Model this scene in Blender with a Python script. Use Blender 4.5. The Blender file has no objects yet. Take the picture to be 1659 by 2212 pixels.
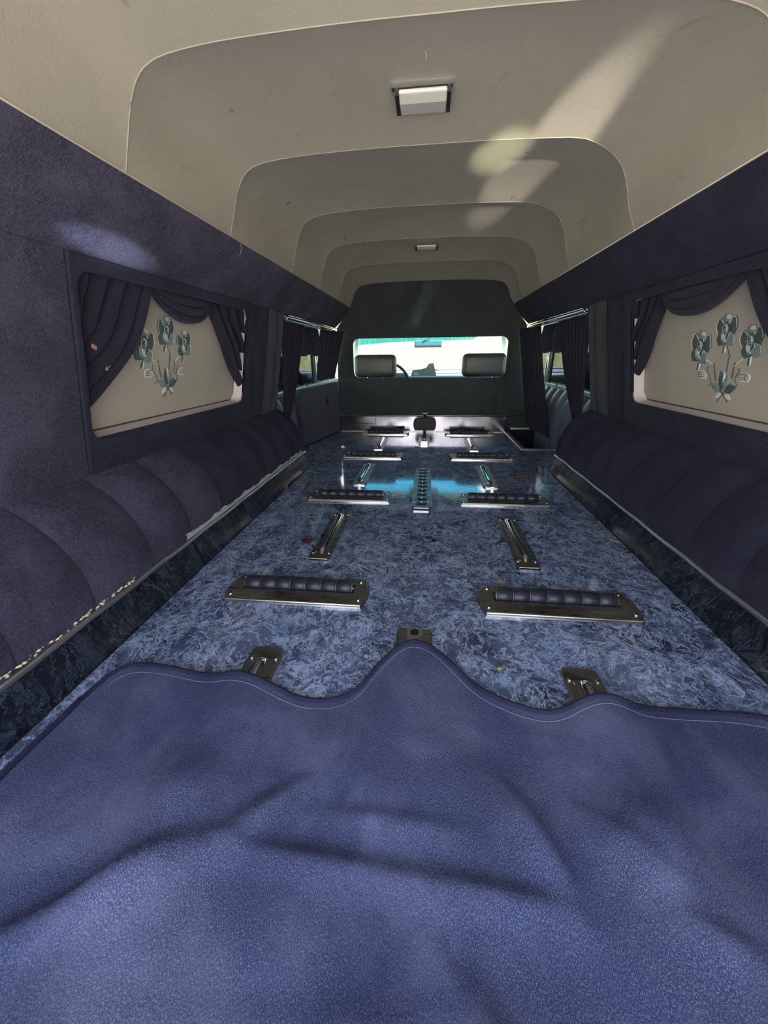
import bpy, math, random
from mathutils import Vector, Matrix
random.seed(4)
S = bpy.context.scene
COL = S.collection

# ------------------------------------------------------------------ camera
cd = bpy.data.cameras.new('camera'); cam = bpy.data.objects.new('camera', cd); COL.objects.link(cam)
W, H, F = 1659, 2212, 831.0
def camera_basis(vp=(926, 767), roll=-0.7):
    fw = Vector((vp[0]-W/2, vp[1]-H/2, F)).normalized()
    d = Vector((1, math.tan(math.radians(roll)), 0))
    n = d.cross(fw).normalized()
    if n.y < 0: n = -n
    up = -n
    r = fw.cross(up).normalized()
    if r.x < 0: r = -r
    return r, fw, up
_r, _f, _u = camera_basis()
R = Matrix((_r, _f, _u))            # rows: world axes in camera space (x right, y down, z forward)
cx, cy, cz = R.col[0], -R.col[1], -R.col[2]
m = Matrix((cx, cy, cz)).transposed().to_4x4(); m.translation = Vector((0, 0, .5))
cam.matrix_world = m
cd.sensor_fit = 'HORIZONTAL'; cd.sensor_width = 36; cd.lens = 36*F/W
cd.clip_start = .01; cd.clip_end = 500
S.camera = cam

# ------------------------------------------------------------------ world, sun, exposure
wd = bpy.data.worlds.new('sky'); S.world = wd; wd.use_nodes = True
nt = wd.node_tree; nt.nodes.clear()
o = nt.nodes.new('ShaderNodeOutputWorld'); bg = nt.nodes.new('ShaderNodeBackground')
tc = nt.nodes.new('ShaderNodeTexCoord'); sp = nt.nodes.new('ShaderNodeSeparateXYZ')
cr = nt.nodes.new('ShaderNodeValToRGB')
cr.color_ramp.elements[0].position = 0.0; cr.color_ramp.elements[0].color = (1, .98, .95, 1)
cr.color_ramp.elements[1].position = 0.75; cr.color_ramp.elements[1].color = (.52, .66, 1, 1)
nt.links.new(tc.outputs['Generated'], sp.inputs[0]); nt.links.new(sp.outputs[2], cr.inputs[0])
nt.links.new(cr.outputs[0], bg.inputs[0]); nt.links.new(bg.outputs[0], o.inputs[0])
bg.inputs[1].default_value = 2.6
sd = bpy.data.lights.new('sun', 'SUN'); sd.energy = 30; sd.angle = .01; sd.color = (1, .95, .84)
sun = bpy.data.objects.new('sun', sd); COL.objects.link(sun)
sun.rotation_euler = Vector((.36, -.30, .80)).to_track_quat('Z', 'Y').to_euler()
def spot(name, loc, to, energy, deg, color, blend=.4, r=.004):
    l = bpy.data.lights.new(name, 'SPOT'); l.energy = energy; l.spot_size = math.radians(deg)
    l.spot_blend = blend; l.color = color; l.shadow_soft_size = r
    ob = bpy.data.objects.new(name, l); COL.objects.link(ob); ob.location = loc
    ob.rotation_euler = (Vector(loc)-Vector(to)).to_track_quat('Z', 'Y').to_euler()
    return ob
# added spots standing in for sunlight reflected off chrome behind the rear opening
spot('added_glint_long', (.500, -.75, .60), (.27, 1.22, .955), 190, 5.0, (1, .90, .74), .7)
spot('added_glint_round', (.30, -.70, -.15), (.165, 1.235, .955), 200, 4.2, (1, 1, .62), 1)
spot('added_glint_left', (-.28, -.75, .46), (-.592, .78, .690), 260, 2.6, (.85, .92, 1), .9)
for gx_, gz_, ge in ((-.100, .690, 60), (-.082, .735, 55), (-.055, .785, 50), (-.030, .835, 42), (-.008, .880, 34)):
    spot('added_glint_far', (-.02, -.75, .10), (gx_, 2.75, gz_), ge, 1.7, (.8, .88, 1), 1)
S.view_settings.view_transform = 'Standard'; S.view_settings.look = 'None'
S.view_settings.gamma = 1; S.view_settings.use_curve_mapping = False
S.view_settings.exposure = 0.98
S.cycles.diffuse_bounces = 8; S.cycles.max_bounces = 14

# ------------------------------------------------------------------ materials
class NB:
    def __init__(s, name):
        s.m = bpy.data.materials.new(name); s.m.use_nodes = True
        s.t = s.m.node_tree; s.t.nodes.clear()
        s.out = s.n('ShaderNodeOutputMaterial'); s.b = s.n('ShaderNodeBsdfPrincipled')
        s.l(s.b.outputs[0], s.out.inputs[0]); s.tc = s.n('ShaderNodeTexCoord')
        s.geo = None
    def n(s, k, **kw):
        x = s.t.nodes.new(k)
        for a, b in kw.items(): setattr(x, a, b)
        return x
    def l(s, a, b): s.t.links.new(a, b)
    def pos(s):
        if not s.geo: s.geo = s.n('ShaderNodeNewGeometry')
        return s.geo.outputs['Position']
    def map(s, src, scale=(1, 1, 1), rot=(0, 0, 0)):
        x = s.n('ShaderNodeMapping'); s.l(src, x.inputs[0])
        x.inputs['Scale'].default_value = scale; x.inputs['Rotation'].default_value = rot
        return x.outputs[0]
    def noise(s, src, scale, detail=4, rough=.55, dist=0):
        x = s.n('ShaderNodeTexNoise'); s.l(src, x.inputs['Vector'])
        x.inputs['Scale'].default_value = scale; x.inputs['Detail'].default_value = detail
        x.inputs['Roughness'].default_value = rough; x.inputs['Distortion'].default_value = dist
        return x
    def voro(s, src, scale, feature='F1'):
        x = s.n('ShaderNodeTexVoronoi', feature=feature); s.l(src, x.inputs['Vector'])
        x.inputs['Scale'].default_value = scale
        return x
    def ramp(s, src, stops, mode='LINEAR'):
        x = s.n('ShaderNodeValToRGB'); s.l(src, x.inputs[0]); e = x.color_ramp.elements; x.color_ramp.interpolation = mode
        while len(e) < len(stops): e.new(.5)
        for i, (p, c) in enumerate(stops):
            e[i].position = p; e[i].color = (c, c, c, 1) if isinstance(c, (int, float)) else (*c, 1)
        return x.outputs[0]
    def mix(s, f, a, b, mode='MIX'):
        x = s.n('ShaderNodeMix', data_type='RGBA', blend_type=mode)
        for i, v in ((0, f), (6, a), (7, b)):
            if isinstance(v, (int, float)): x.inputs[i].default_value = v
            elif isinstance(v, tuple): x.inputs[i].default_value = (*v, 1)
            else: s.l(v, x.inputs[i])
        return x.outputs[2]
    def math(s, op, a, b=0, c=None):
        x = s.n('ShaderNodeMath', operation=op)
        for i, v in enumerate((a, b) if c is None else (a, b, c)):
            if isinstance(v, (int, float)): x.inputs[i].default_value = v
            else: s.l(v, x.inputs[i])
        return x.outputs[0]
    def bump(s, h, strength, dist=.002):
        x = s.n('ShaderNodeBump'); s.l(h, x.inputs['Height']); x.inputs['Strength'].default_value = strength
        x.inputs['Distance'].default_value = dist; s.l(x.outputs[0], s.b.inputs['Normal'])
    def set(s, **kw):
        for k, v in kw.items():
            k = k.replace('_', ' ')
            if isinstance(v, tuple): v = (*v, 1) if len(v) == 3 else v
            if hasattr(v, 'is_linked'): s.l(v, s.b.inputs[k])
            else: s.b.inputs[k].default_value = v
        return s

def simple(name, col, rough=.5, metal=0, **kw):
    n = NB(name); n.set(Base_Color=col, Roughness=rough, Metallic=metal, **kw); return n.m

def velvet(name, base, light, sheen=.25, yz=True, weave=1.0, wear_dapple=.35):
    n = NB(name); p = n.pos()
    if yz:      # side walls: threads run in the y-z plane
        pr = n.map(p, (1, 1, 1), (.55, 0, 0)); a = n.noise(n.map(pr, (40, 1500, 170)), 1, 2, .6); b = n.noise(n.map(pr, (40, 170, 1500)), 1, 2, .6)
    else:
        pr = n.map(p, (1, 1, 0), (0, 0, .12)); a = n.noise(n.map(pr, (1500, 420, 1)), 1, 2, .6); b = n.noise(n.map(pr, (650, 950, 1)), 1, 2, .6)
    th = n.math('MAXIMUM', n.ramp(a.outputs[0], [(.50, 0.), (.72, 1.)]), n.ramp(b.outputs[0], [(.52, 0.), (.74, 1.)]))
    big = n.noise(p, 3.5, 5, .62); th2 = n.math('MULTIPLY', th, n.ramp(big.outputs[0], [(.3, .25), (.7, 1.)]))
    c = n.mix(n.math('MULTIPLY', th2, weave), base, light)
    stain_dapple = n.noise(p, 7, 6, .65, .4)
    c = n.mix(n.math('MULTIPLY', n.ramp(stain_dapple.outputs[0], [(.45, 0.), (.72, 1.)]), wear_dapple), c, light)
    lint = n.voro(p, 75); c = n.mix(n.ramp(lint.outputs[0], [(.0, 1.), (.035, 0.)]), c, (.45, .45, .55))
    n.set(Base_Color=c, Roughness=.95, Sheen_Weight=sheen, Sheen_Roughness=.35, Sheen_Tint=(.55, .55, .85), Specular_IOR_Level=.15)
    n.bump(n.math('ADD', th, n.math('MULTIPLY', stain_dapple.outputs[0], .8)), .5, .0012)
    return n.m
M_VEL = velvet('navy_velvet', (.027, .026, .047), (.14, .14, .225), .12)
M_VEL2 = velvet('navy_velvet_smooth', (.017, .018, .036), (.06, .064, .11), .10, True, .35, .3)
M_DRAPE = velvet('navy_drape', (.017, .018, .032), (.055, .056, .09), .16, True, .3, .2)
M_MAT = velvet('navy_mat', (.033, .045, .112), (.31, .34, .50), .08, False, 1.0, .26)  # pale mottling is wear and also painted sun dapples on the mat
M_FLAP = velvet('flap_cover', (.055, .062, .085), (.08, .085, .11), .2, True, .2, .2)
M_DARKV = velvet('dark_grey_navy_velvet', (.040, .049, .054), (.075, .088, .10), .2, True, .3, .3)  # base colour lifted to stand in for haze over the partition
M_HEM = velvet('hem', (.018, .02, .048), (.08, .085, .16), .08, False, .6, .3)
M_SEAM = simple('seam_thread', (.012, .012, .03), .9)
M_STITCH = simple('stitching', (.21, .20, .32), .9)

def headliner():
    n = NB('taupe_headliner'); p = n.pos()
    big = n.noise(p, 3, 6, .6, .3); fine = n.noise(p, 260, 2, .5)
    c = n.mix(n.ramp(big.outputs[0], [(.3, 0.), (.75, 1.)]), (.375, .35, .30), (.31, .288, .248))
    sp = n.noise(n.map(p, (9, 5, 9)), 1.6, 7, .7, .8); c = n.mix(n.math('MULTIPLY', n.ramp(sp.outputs[0], [(.60, 0.), (.74, 1.)]), .55), c, (.24, .20, .155))
    sp2 = n.voro(n.map(p, (7, 4.5, 7)), 1.4); c = n.mix(n.ramp(sp2.outputs[0], [(.035, .75), (.075, 0.)]), c, (.15, .11, .08))
    n.set(Base_Color=c, Roughness=.95, Sheen_Weight=.12, Specular_IOR_Level=.2); n.bump(n.math('ADD', fine.outputs[0], big.outputs[0]), .25, .0015); return n.m
M_HEAD = headliner()

def marble(name, gloss=.055, dark=1.0):
    n = NB(name); p = n.pos()
    w = n.noise(p, 9, 5, .6); w2 = n.noise(p, 38, 3, .6)
    add = n.n('ShaderNodeVectorMath', operation='MULTIPLY_ADD'); n.l(w.outputs['Color'], add.inputs[0]); add.inputs[1].default_value = (.10, .10, .0); n.l(p, add.inputs[2])
    add2 = n.n('ShaderNodeVectorMath', operation='MULTIPLY_ADD'); n.l(w2.outputs['Color'], add2.inputs[0]); add2.inputs[1].default_value = (.022, .022, .0); n.l(add.outputs[0], add2.inputs[2])
    q = n.map(add2.outputs[0], (1.0, 1.15, 0), (0, 0, .5)); q2 = n.map(add2.outputs[0], (1.3, .8, 0), (0, 0, -.3))
    cloud = n.noise(p, 5.5, 8, .68, .8); cl = n.ramp(cloud.outputs[0], [(.36, 0.), (.62, 1.)])
    cloud2 = n.noise(q, 30, 6, .7, .5); cl2 = n.ramp(cloud2.outputs[0], [(.38, 0.), (.64, 1.)])
    base = n.mix(cl2, (.006*dark, .009*dark, .022*dark), (.060*dark, .088*dark, .175*dark))
    base = n.mix(n.math('MULTIPLY', cl, .6), base, (.15*dark, .21*dark, .36*dark))
    def strand_(src, scale, width, dist, seed):
        a = n.noise(n.map(src, (1, 1, 0), (0, 0, seed)), scale, 7, .62, dist)
        return n.ramp(a.outputs[0], [(.5-width, 0.), (.5, 1.), (.5+width, 0.)])
    v1 = strand_(add.outputs[0], 9, .012, 1.2, .3); v2 = strand_(add2.outputs[0], 17, .016, 1.6, 1.1); v3 = strand_(add2.outputs[0], 34, .022, 1.0, 2.2)
    v4 = n.ramp(n.voro(q2, 46, 'DISTANCE_TO_EDGE').outputs[0], [(.0, .7), (.07, 0.)])
    gate = n.ramp(n.noise(p, 13, 5, .7).outputs[0], [(.42, .0), (.58, 1.)])
    vv = n.math('MAXIMUM', n.math('MAXIMUM', v1, v2), n.math('MULTIPLY', n.math('MAXIMUM', v3, v4), gate))
    flake = n.math('MULTIPLY', n.ramp(n.voro(q2, 42).outputs['Color'], [(.70, 0.), (.78, 1.)]), n.ramp(cloud2.outputs[0], [(.47, 0.), (.54, 1.)]))
    c = n.mix(n.math('MULTIPLY', flake, .6), base, (.25*dark, .35*dark, .55*dark))
    c = n.mix(n.math('MULTIPLY', vv, .8), c, (.56*dark, .70*dark, .98*dark))
    smear = n.noise(n.map(p, (5, 14, 5)), 1, 5, .6, .6)
    n.set(Base_Color=c, Roughness=n.ramp(smear.outputs[0], [(.35, gloss), (.7, gloss*2.0)]), Specular_IOR_Level=.55, Coat_Weight=.5, Coat_Roughness=.05)
    return n.m
M_MARBLE = marble('blue_marble_laminate')
M_CURB = marble('dark_marble_curb', .12, .12)

def steel(name, col, rough=.18, scr=.25):
    n = NB(name); p = n.tc.outputs['Object']
    s1 = n.noise(n.map(p, (8, 60, 8)), 1, 3, .5); n.set(Base_Color=n.mix(n.ramp(s1.outputs[0], [(.3, 0.), (.8, 1.)]), col, tuple(x*.75 for x in col)), Metallic=1., Roughness=n.ramp(s1.outputs[0], [(.3, rough*.7), (.8, rough*1.6)]))
    n.bump(n.noise(p, 14, 2, .5).outputs[0], scr*.12, .002); return n.m
M_STEEL = steel('worn_steel', (.46, .44, .40), .30)
M_CHROME = steel('chrome', (.82, .83, .84), .08, .1)
M_KICK = steel('polished_kick_plate', (.46, .44, .48), .14, .4)
M_SATIN = simple('satin_aluminium', (.62, .63, .62), .38, 1)
M_RUBBER = simple('navy_rubber', (.018, .020, .036), .42)
M_SPACER = simple('roller_spacer', (.10, .11, .13), .4, .6)
M_BLACK = simple('black_rubber', (.012, .013, .014), .6)
M_DARK = simple('dark_gap', (.006, .006, .007), .9)
def panel_mat():
    n = NB('beige_panel'); p = n.pos(); s = n.noise(p, 2.6, 5, .6)
    n.set(Base_Color=n.mix(n.ramp(s.outputs[0], [(.3, 0.), (.7, 1.)]), (.46, .435, .385), (.40, .375, .335)), Roughness=.8)
    n.bump(n.noise(p, 300, 2).outputs[0], .15, .001); return n.m
M_PANEL = panel_mat()
M_REVEAL = simple('pale_reveal', (.62, .58, .60), .7)
M_TEAL = simple('rose_slate', (.075, .115, .125), .7)
M_TEALM = simple('rose_mid', (.20, .27, .275), .7)
M_TEALD = simple('rose_dark', (.045, .065, .072), .7)
M_SILV = simple('rose_silver', (.62, .68, .66), .6)
M_LENS = simple('lamp_lens', (.66, .66, .60), .35, 0)
M_GREYV = simple('headrest_vinyl', (.06, .063, .062), .42)
M_CAB = simple('cab_plastic', (.40, .46, .42), .6)
M_CABL = simple('cab_light', (.55, .62, .58), .7)
M_DASH = simple('dash', (.16, .22, .23), .5)
M_BODY = simple('car_body_navy', (.05, .06, .14), .25)
M_SHELL = simple('shell', (.05, .05, .06), .9)
M_LEATHER = simple('door_pad_blue', (.11, .13, .19), .5)
M_BRASS = simple('brass', (.55, .42, .2), .35, 1)
M_TWIG = simple('twig', (.22, .12, .06), .9)
M_EDGE = simple('panel_edge', (.07, .05, .045), .9)
M_LEAFD = simple('dry_leaf', (.40, .27, .15), .8)
M_PETAL = simple('petal', (.22, .006, .035), .6)
M_FOAM = simple('foam_crumb', (.55, .48, .30), .95)
M_TORN = simple('torn_backing', (.52, .50, .55), .9)
def glass(name, tint, spec=.12):
    m_ = bpy.data.materials.new(name); m_.use_nodes = True; t = m_.node_tree; t.nodes.clear()
    o_ = t.nodes.new('ShaderNodeOutputMaterial'); mx = t.nodes.new('ShaderNodeMixShader'); tr = t.nodes.new('ShaderNodeBsdfTransparent')
    gl = t.nodes.new('ShaderNodeBsdfGlossy'); fr = t.nodes.new('ShaderNodeFresnel'); fr.inputs[0].default_value = 1.3
    tr.inputs[0].default_value = (*tint, 1); gl.inputs[1].default_value = .02
    t.links.new(fr.outputs[0], mx.inputs[0]); t.links.new(tr.outputs[0], mx.inputs[1]); t.links.new(gl.outputs[0], mx.inputs[2]); t.links.new(mx.outputs[0], o_.inputs[0])
    return m_
M_GLASS = glass('window_glass', (.80, .92, .88)); M_TINT = glass('tint_band', (.07, .36, .54))
def field():
    n = NB('dry_grass_field'); p = n.pos()
    a = n.noise(n.map(p, (1, 1, 1)), 1.7, 8, .75); b = n.noise(p, .25, 3)
    c = n.mix(n.ramp(a.outputs[0], [(.35, 0.), (.65, 1.)]), (.11, .12, .055), (.27, .25, .14)); c = n.mix(n.ramp(b.outputs[0], [(.4, 0.), (.7, .5)]), c, (.17, .20, .10))
    sx = n.n('ShaderNodeSeparateXYZ'); n.l(p, sx.inputs[0]); c = n.mix(n.ramp(n.math('MULTIPLY', sx.outputs[1], -.2), [(.0, 0.), (.15, 1.)]), c, (.50, .46, .38))  # unseen ground behind the car made paler to bounce warm light inside
    n.set(Base_Color=c, Roughness=1.); return n.m
M_FIELD = field(); M_BLADE = simple('grass_blade', (.24, .225, .12), .9)

# ------------------------------------------------------------------ helpers
ORG = {}
def link(o, parent):
    COL.objects.link(o)
    if parent is not None: o.parent = parent; ORG[o] = ORG[parent]
def mesh(name, V, Fc, mat, parent=None, smooth=False, org=None):
    og = ORG[parent] if parent is not None else Vector(org or (0, 0, 0))
    me = bpy.data.meshes.new(name); me.from_pydata([tuple(Vector(v)-og) for v in V], [], Fc); me.update()
    if smooth: me.polygons.foreach_set('use_smooth', [True]*len(me.polygons))
    me.materials.append(mat)
    o = bpy.data.objects.new(name, me); link(o, parent)
    if parent is None: o.location = og; ORG[o] = og
    return o
def tag(o, label=None, cat=None, group=None, kind=None):
    if label: o['label'] = label
    if cat: o['category'] = cat
    if group: o['group'] = group
    if kind: o['kind'] = kind
    return o
def thing(name, loc, label=None, cat=None, group=None, kind=None):
    o = bpy.data.objects.new(name, None); COL.objects.link(o); o.location = loc; o.empty_display_size = .05; ORG[o] = Vector(loc)
    return tag(o, label, cat, group, kind)
def copy_tree(o, loc=None, parent=None):
    c = o.copy(); COL.objects.link(c)
    if parent is not None: c.parent = parent
    if loc is not None: c.location = loc
    for ch in list(o.children): copy_tree(ch, None, c)
    return c
def join(parts):
    V, Fc = [], []
    for v, f in parts:
        k = len(V); V += list(v); Fc += [tuple(i+k for i in q) for q in f]
    return V, Fc
def box(x0, x1, y0, y1, z0, z1):
    V = [(x, y, z) for z in (z0, z1) for y in (y0, y1) for x in (x0, x1)]
    return V, [(0, 2, 3, 1), (4, 5, 7, 6), (0, 1, 5, 4), (2, 6, 7, 3), (0, 4, 6, 2), (1, 3, 7, 5)]
def bevel(o, w=.002, seg=2):
    b = o.modifiers.new('bevel', 'BEVEL'); b.width = w; b.segments = seg; b.limit_method = 'ANGLE'; b.angle_limit = .6
    return o
def solid(o, t, off=-1):
    s = o.modifiers.new('thick', 'SOLIDIFY'); s.thickness = t; s.offset = off; return o
def grid(nu, nv, fn, closed_u=False):
    V = [tuple(fn(i/(nu if closed_u else nu-1), j/(nv-1))) for j in range(nv) for i in range(nu)]
    Fc = []
    for j in range(nv-1):
        for i in range(nu if closed_u else nu-1):
            i2 = (i+1) % nu; Fc.append((j*nu+i, j*nu+i2, (j+1)*nu+i2, (j+1)*nu+i))
    return V, Fc
def tube(pts, r, n=8, cap=True):
    pts = [Vector(p) for p in pts]; V, Fc = [], []
    rr = r if isinstance(r, (list, tuple)) else [r]*len(pts)
    for k, p in enumerate(pts):
        d = (pts[min(k+1, len(pts)-1)]-pts[max(k-1, 0)]).normalized()
        up = Vector((0, 0, 1)) if abs(d.z) < .9 else Vector((1, 0, 0))
        a = d.cross(up).normalized(); b = a.cross(d)
        for i in range(n):
            t = 2*math.pi*i/n; V.append(tuple(p+(a*math.cos(t)+b*math.sin(t))*rr[k]))
    for k in range(len(pts)-1):
        for i in range(n):
            Fc.append((k*n+i, k*n+(i+1) % n, (k+1)*n+(i+1) % n, (k+1)*n+i))
    if cap: Fc.append(tuple(range(n-1, -1, -1))); Fc.append(tuple((len(pts)-1)*n+i for i in range(n)))
    return V, Fc
def cyl(p0, p1, r, n=16): return tube([p0, p1], r, n)
def prism(poly, z0, z1):
    n = len(poly); V = [(x, y, z0) for x, y in poly]+[(x, y, z1) for x, y in poly]
    return V, [tuple(range(n-1, -1, -1)), tuple(range(n, 2*n))]+[(i, (i+1) % n, n+(i+1) % n, n+i) for i in range(n)]
def lerp(a, b, t): return a+(b-a)*t
def interp(tab, x):
    if x <= tab[0][0]: return tab[0][1]
    for (a, va), (b, vb) in zip(tab, tab[1:]):
        if x <= b: return lerp(va, vb, (x-a)/(b-a))
    return tab[-1][1]
def smooth_poly(P, n):       # Catmull-Rom through the points, n samples per span
    P = [Vector(p) for p in P]; out = []
    for k in range(len(P)-1):
        p0, p1, p2, p3 = P[max(k-1, 0)], P[k], P[k+1], P[min(k+2, len(P)-1)]
        for i in range(n):
            t = i/n; out.append(.5*((2*p1)+(p2-p0)*t+(2*p0-5*p1+4*p2-p3)*t*t+(3*p1-p0-3*p2+p3)*t*t*t))
    out.append(P[-1]); return out

Y0, YP, YD = -.35, 1.77, 2.75      # rear opening, end of side bolsters, partition

# ------------------------------------------------------------------ setting: body shell
def rect_x(x, y0, y1, z0, z1, t=.02):
    s = 1 if x > 0 else -1
    return box(min(x, x+s*t), max(x, x+s*t), y0, y1, z0, z1)
for s, side in ((-1, 'left'), (1, 'right')):
    X = .83*s
    parts = [rect_x(X, Y0, 1.92, -.55, .66), rect_x(X, 1.92, 4.3, -.55, .30), rect_x(X, 1.92, 3.62, .625, .72), rect_x(X, 2.99, 3.05, .30, .63)]
    V = [(X, Y0, .66), (X, 2.80, .66), (.60*s, 2.80, 1.03), (.60*s, Y0, 1.03), (X+.02*s, Y0, .66), (X+.02*s, 2.80, .66), (.62*s, 2.80, 1.05), (.62*s, Y0, 1.05)]
    parts.append((V, [(0, 1, 2, 3), (7, 6, 5, 4), (0, 3, 7, 4), (1, 5, 6, 2), (0, 4, 5, 1), (3, 2, 6, 7)]))
    V = [(X, 2.80, .70), (X, 3.62, .70), (.62*s, 3.66, .78), (.62*s, 2.80, .78), (X+.02*s, 2.80, .72), (X+.02*s, 3.62, .72), (.62*s, 3.66, .80), (.62*s, 2.80, .80)]
    parts.append((V, [(0, 1, 2, 3), (7, 6, 5, 4), (0, 3, 7, 4), (1, 5, 6, 2), (0, 4, 5, 1), (3, 2, 6, 7)]))
    tag(mesh('trim_%d' % (1 if s < 0 else 2), *join(parts), M_BODY), kind='structure')
roof = mesh('trim_3', *join([box(-.62, .62, Y0, 2.80, 1.03, 1.05), box(-.83, .83, 2.79, 2.81, .78, 1.04), box(-.63, .63, 2.80, 3.66, .78, .80)]), M_BODY); tag(roof, kind='structure')
tag(mesh('trim_4', *join([box(-.83, .83, Y0, 2.75, -.57, -.55), box(-.83, .83, 2.75, 4.3, -.35, -.33), box(-.83, .83, 4.28, 4.30, -.35, .30)]), M_SHELL), kind='structure')

# ------------------------------------------------------------------ floor, curbs, rims
T = .02
fl = mesh('floor', *join([box(-.565, .565, Y0, YP, -T, 0), box(-.80, .70, YP, 2.215, -T, 0), box(-.80, .55, 2.215, 2.745, -T, 0)]), M_MARBLE); tag(fl, kind='structure')
for s, nm in ((-1, 'left'), (1, 'right')):
    V = [(s*.563, Y0, 0), (s*.586, Y0, .070), (s*.60, Y0, .070), (s*.60, Y0, -.02), (s*.563, YP, 0), (s*.586, YP, .070), (s*.60, YP, .070), (s*.60, YP, -.02)]
    c = mesh('baseboard_'+nm, V, [(0, 1, 5, 4), (1, 2, 6, 5), (2, 3, 7, 6), (0, 4, 7, 3), (0, 3, 2, 1), (4, 5, 6, 7)], M_CURB); tag(c, kind='structure')
    a = [(s*.585, y, .073+.0012*math.sin(y*31+s)) for y in [Y0+i*(YP+.015-Y0)/40 for i in range(41)]]
    b = [(s*.594, y, .081+.0015*math.sin(y*23)) for y in [Y0+i*(YP-Y0)/40 for i in range(41)]]
    mesh('chrome_rail', *tube(a+[(s*.592, YP+.02, .082)], .0060, 8), M_SATIN, c, True)
    mesh('chrome_bead', *tube(b, .0040, 8), M_CHROME, c, True)
    mesh('floor_seam_line', *tube([(s*.561, Y0, .0005), (s*.561, YP, .0005)], .0011, 6), M_DARK, c)
# torn edge of the left bolster: ragged pale backing between bolster and rail
V, Fc = [], []
n = 150
for i in range(n+1):
    y = .80+.93*i/n; r = .006+.004*math.sin(y*29)*math.sin(y*67+1)+random.uniform(-.001, .002)
    V += [(-.583, y, .080), (-.579, y, .085+max(.001, r)), (-.590, y, .086+max(.001, r)*.9)]
for i in range(n): k = i*3; Fc += [(k, k+3, k+4, k+1), (k+1, k+4, k+5, k+2)]
to = mesh('torn_backing_strip', V, Fc, M_TORN, bpy.data.objects['baseboard_left']); to['label'] = 'ragged pale backing showing along the rail'
P = []
for i in range(90):
    y = random.uniform(.30, .62)**1.0; x = -random.uniform(.576, .588); r = random.uniform(.0007, .0024); z = .085
    P.append(([(x-r, y-r*2, z), (x+r, y, z), (x, y+r*2, z+.001), (x, y, z+r*1.5)], [(0, 1, 3), (1, 2, 3), (2, 0, 3), (0, 2, 1)]))
cr_ = mesh('foam_crumbs', *join(P), M_FOAM, bpy.data.objects['baseboard_left']); cr_['kind'] = 'stuff'
# chrome rim round the step well on the right and the well itself
rim = thing('trim_5', (.55, 2.215, 0), kind='structure')
bevel(mesh('chrome_rim_long', *box(.535, .562, 2.205, 2.745, 0, .006), M_SATIN, rim), .002)
bevel(mesh('chrome_rim_cross', *box(.562, .72, 2.195, 2.225, 0, .006), M_SATIN, rim), .002)
mesh('rim_groove', *box(.546, .550, 2.215, 2.74, .006, .0075), M_DARK, rim)
mesh('well_side', *box(.548, .552, 2.215, 2.745, -.54, -.02), M_DARKV, rim)
mesh('well_rear', *box(.55, .82, 2.205, 2.213, -.54, -.02), M_DARKV, rim)
mesh('well_floor', *box(.55, .82, 2.215, 2.745, -.55, -.54), M_DARKV, rim)

# ------------------------------------------------------------------ partition with window (wall_front)
def rrect(x0, x1, z0, z1, r, n=6):
    P = []
    for cx_, cz_, a0 in ((x1-r, z1-r, 0), (x0+r, z1-r, 90), (x0+r, z0+r, 180), (x1-r, z0+r, 270)):
        for i in range(n+1):
            a = math.radians(a0+90*i/n); P.append((cx_+r*math.cos(a), cz_+r*math.sin(a)))
    return P
def ring(outer, inner, y0, y1, plane):
    """frame between two polygons with the same vertex count, given a thickness; plane(a,b,t)->point"""
    n = len(outer); V = []
    for t in (y0, y1):
        V += [plane(a, b, t) for a, b in outer]; V += [plane(a, b, t) for a, b in inner]
    Fc = []
    for i in range(n):
        j = (i+1) % n
        Fc += [(i, j, n+j, n+i), (2*n+i, 3*n+i, 3*n+j, 2*n+j), (n+i, n+j, 3*n+j, 3*n+i), (i, 2*n+i, 2*n+j, j)]
    return V, Fc
def resample_to(outer_fn, inner):
    return [outer_fn(*p) for p in inner]
inner = rrect(-.508, .508, .355, .610, .045, 8)
cxw, czw = 0.0, .48
outline = [(-.62, .105), (.70, .105), (.655, .40), (.605, .672), (.545, .74), (.515, .783), (.475, .865), (.45, .905), (.41, .922), (0, .93), (-.41, .922), (-.45, .905), (-.475, .865), (-.515, .783), (-.545, .74), (-.605, .672), (-.615, .40)]
def hit(a, b):      # ray from window centre through (a,b) to the outline
    dx, dz = a-cxw, b-czw; best = None
    for (x0, z0), (x1, z1) in zip(outline, outline[1:]+outline[:1]):
        ex, ez = x1-x0, z1-z0; den = dx*ez-dz*ex
        if abs(den) < 1e-9: continue
        t = ((x0-cxw)*ez-(z0-czw)*ex)/den; u = ((x0-cxw)*dz-(z0-czw)*dx)/den
        if t > 0 and -1e-6 <= u <= 1+1e-6 and (best is None or t < best): best = t
    return (cxw+dx*best, czw+dz*best)
# densify the inner loop
dens = []
for i in range(len(inner)):
    a, b = inner[i], inner[(i+1) % len(inner)]; k = max(1, int(math.hypot(a[0]-b[0], a[1]-b[1])/.04))
    for j in range(k): dens.append((lerp(a[0], b[0], j/k), lerp(a[1], b[1], j/k)))
outer = [hit(a, b) for a, b in dens]
wf = mesh('wall_front', *ring(outer, dens, 0, .035, lambda a, b, t: (a, YD+t, b)), M_DARKV); tag(wf, kind='structure')
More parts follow.
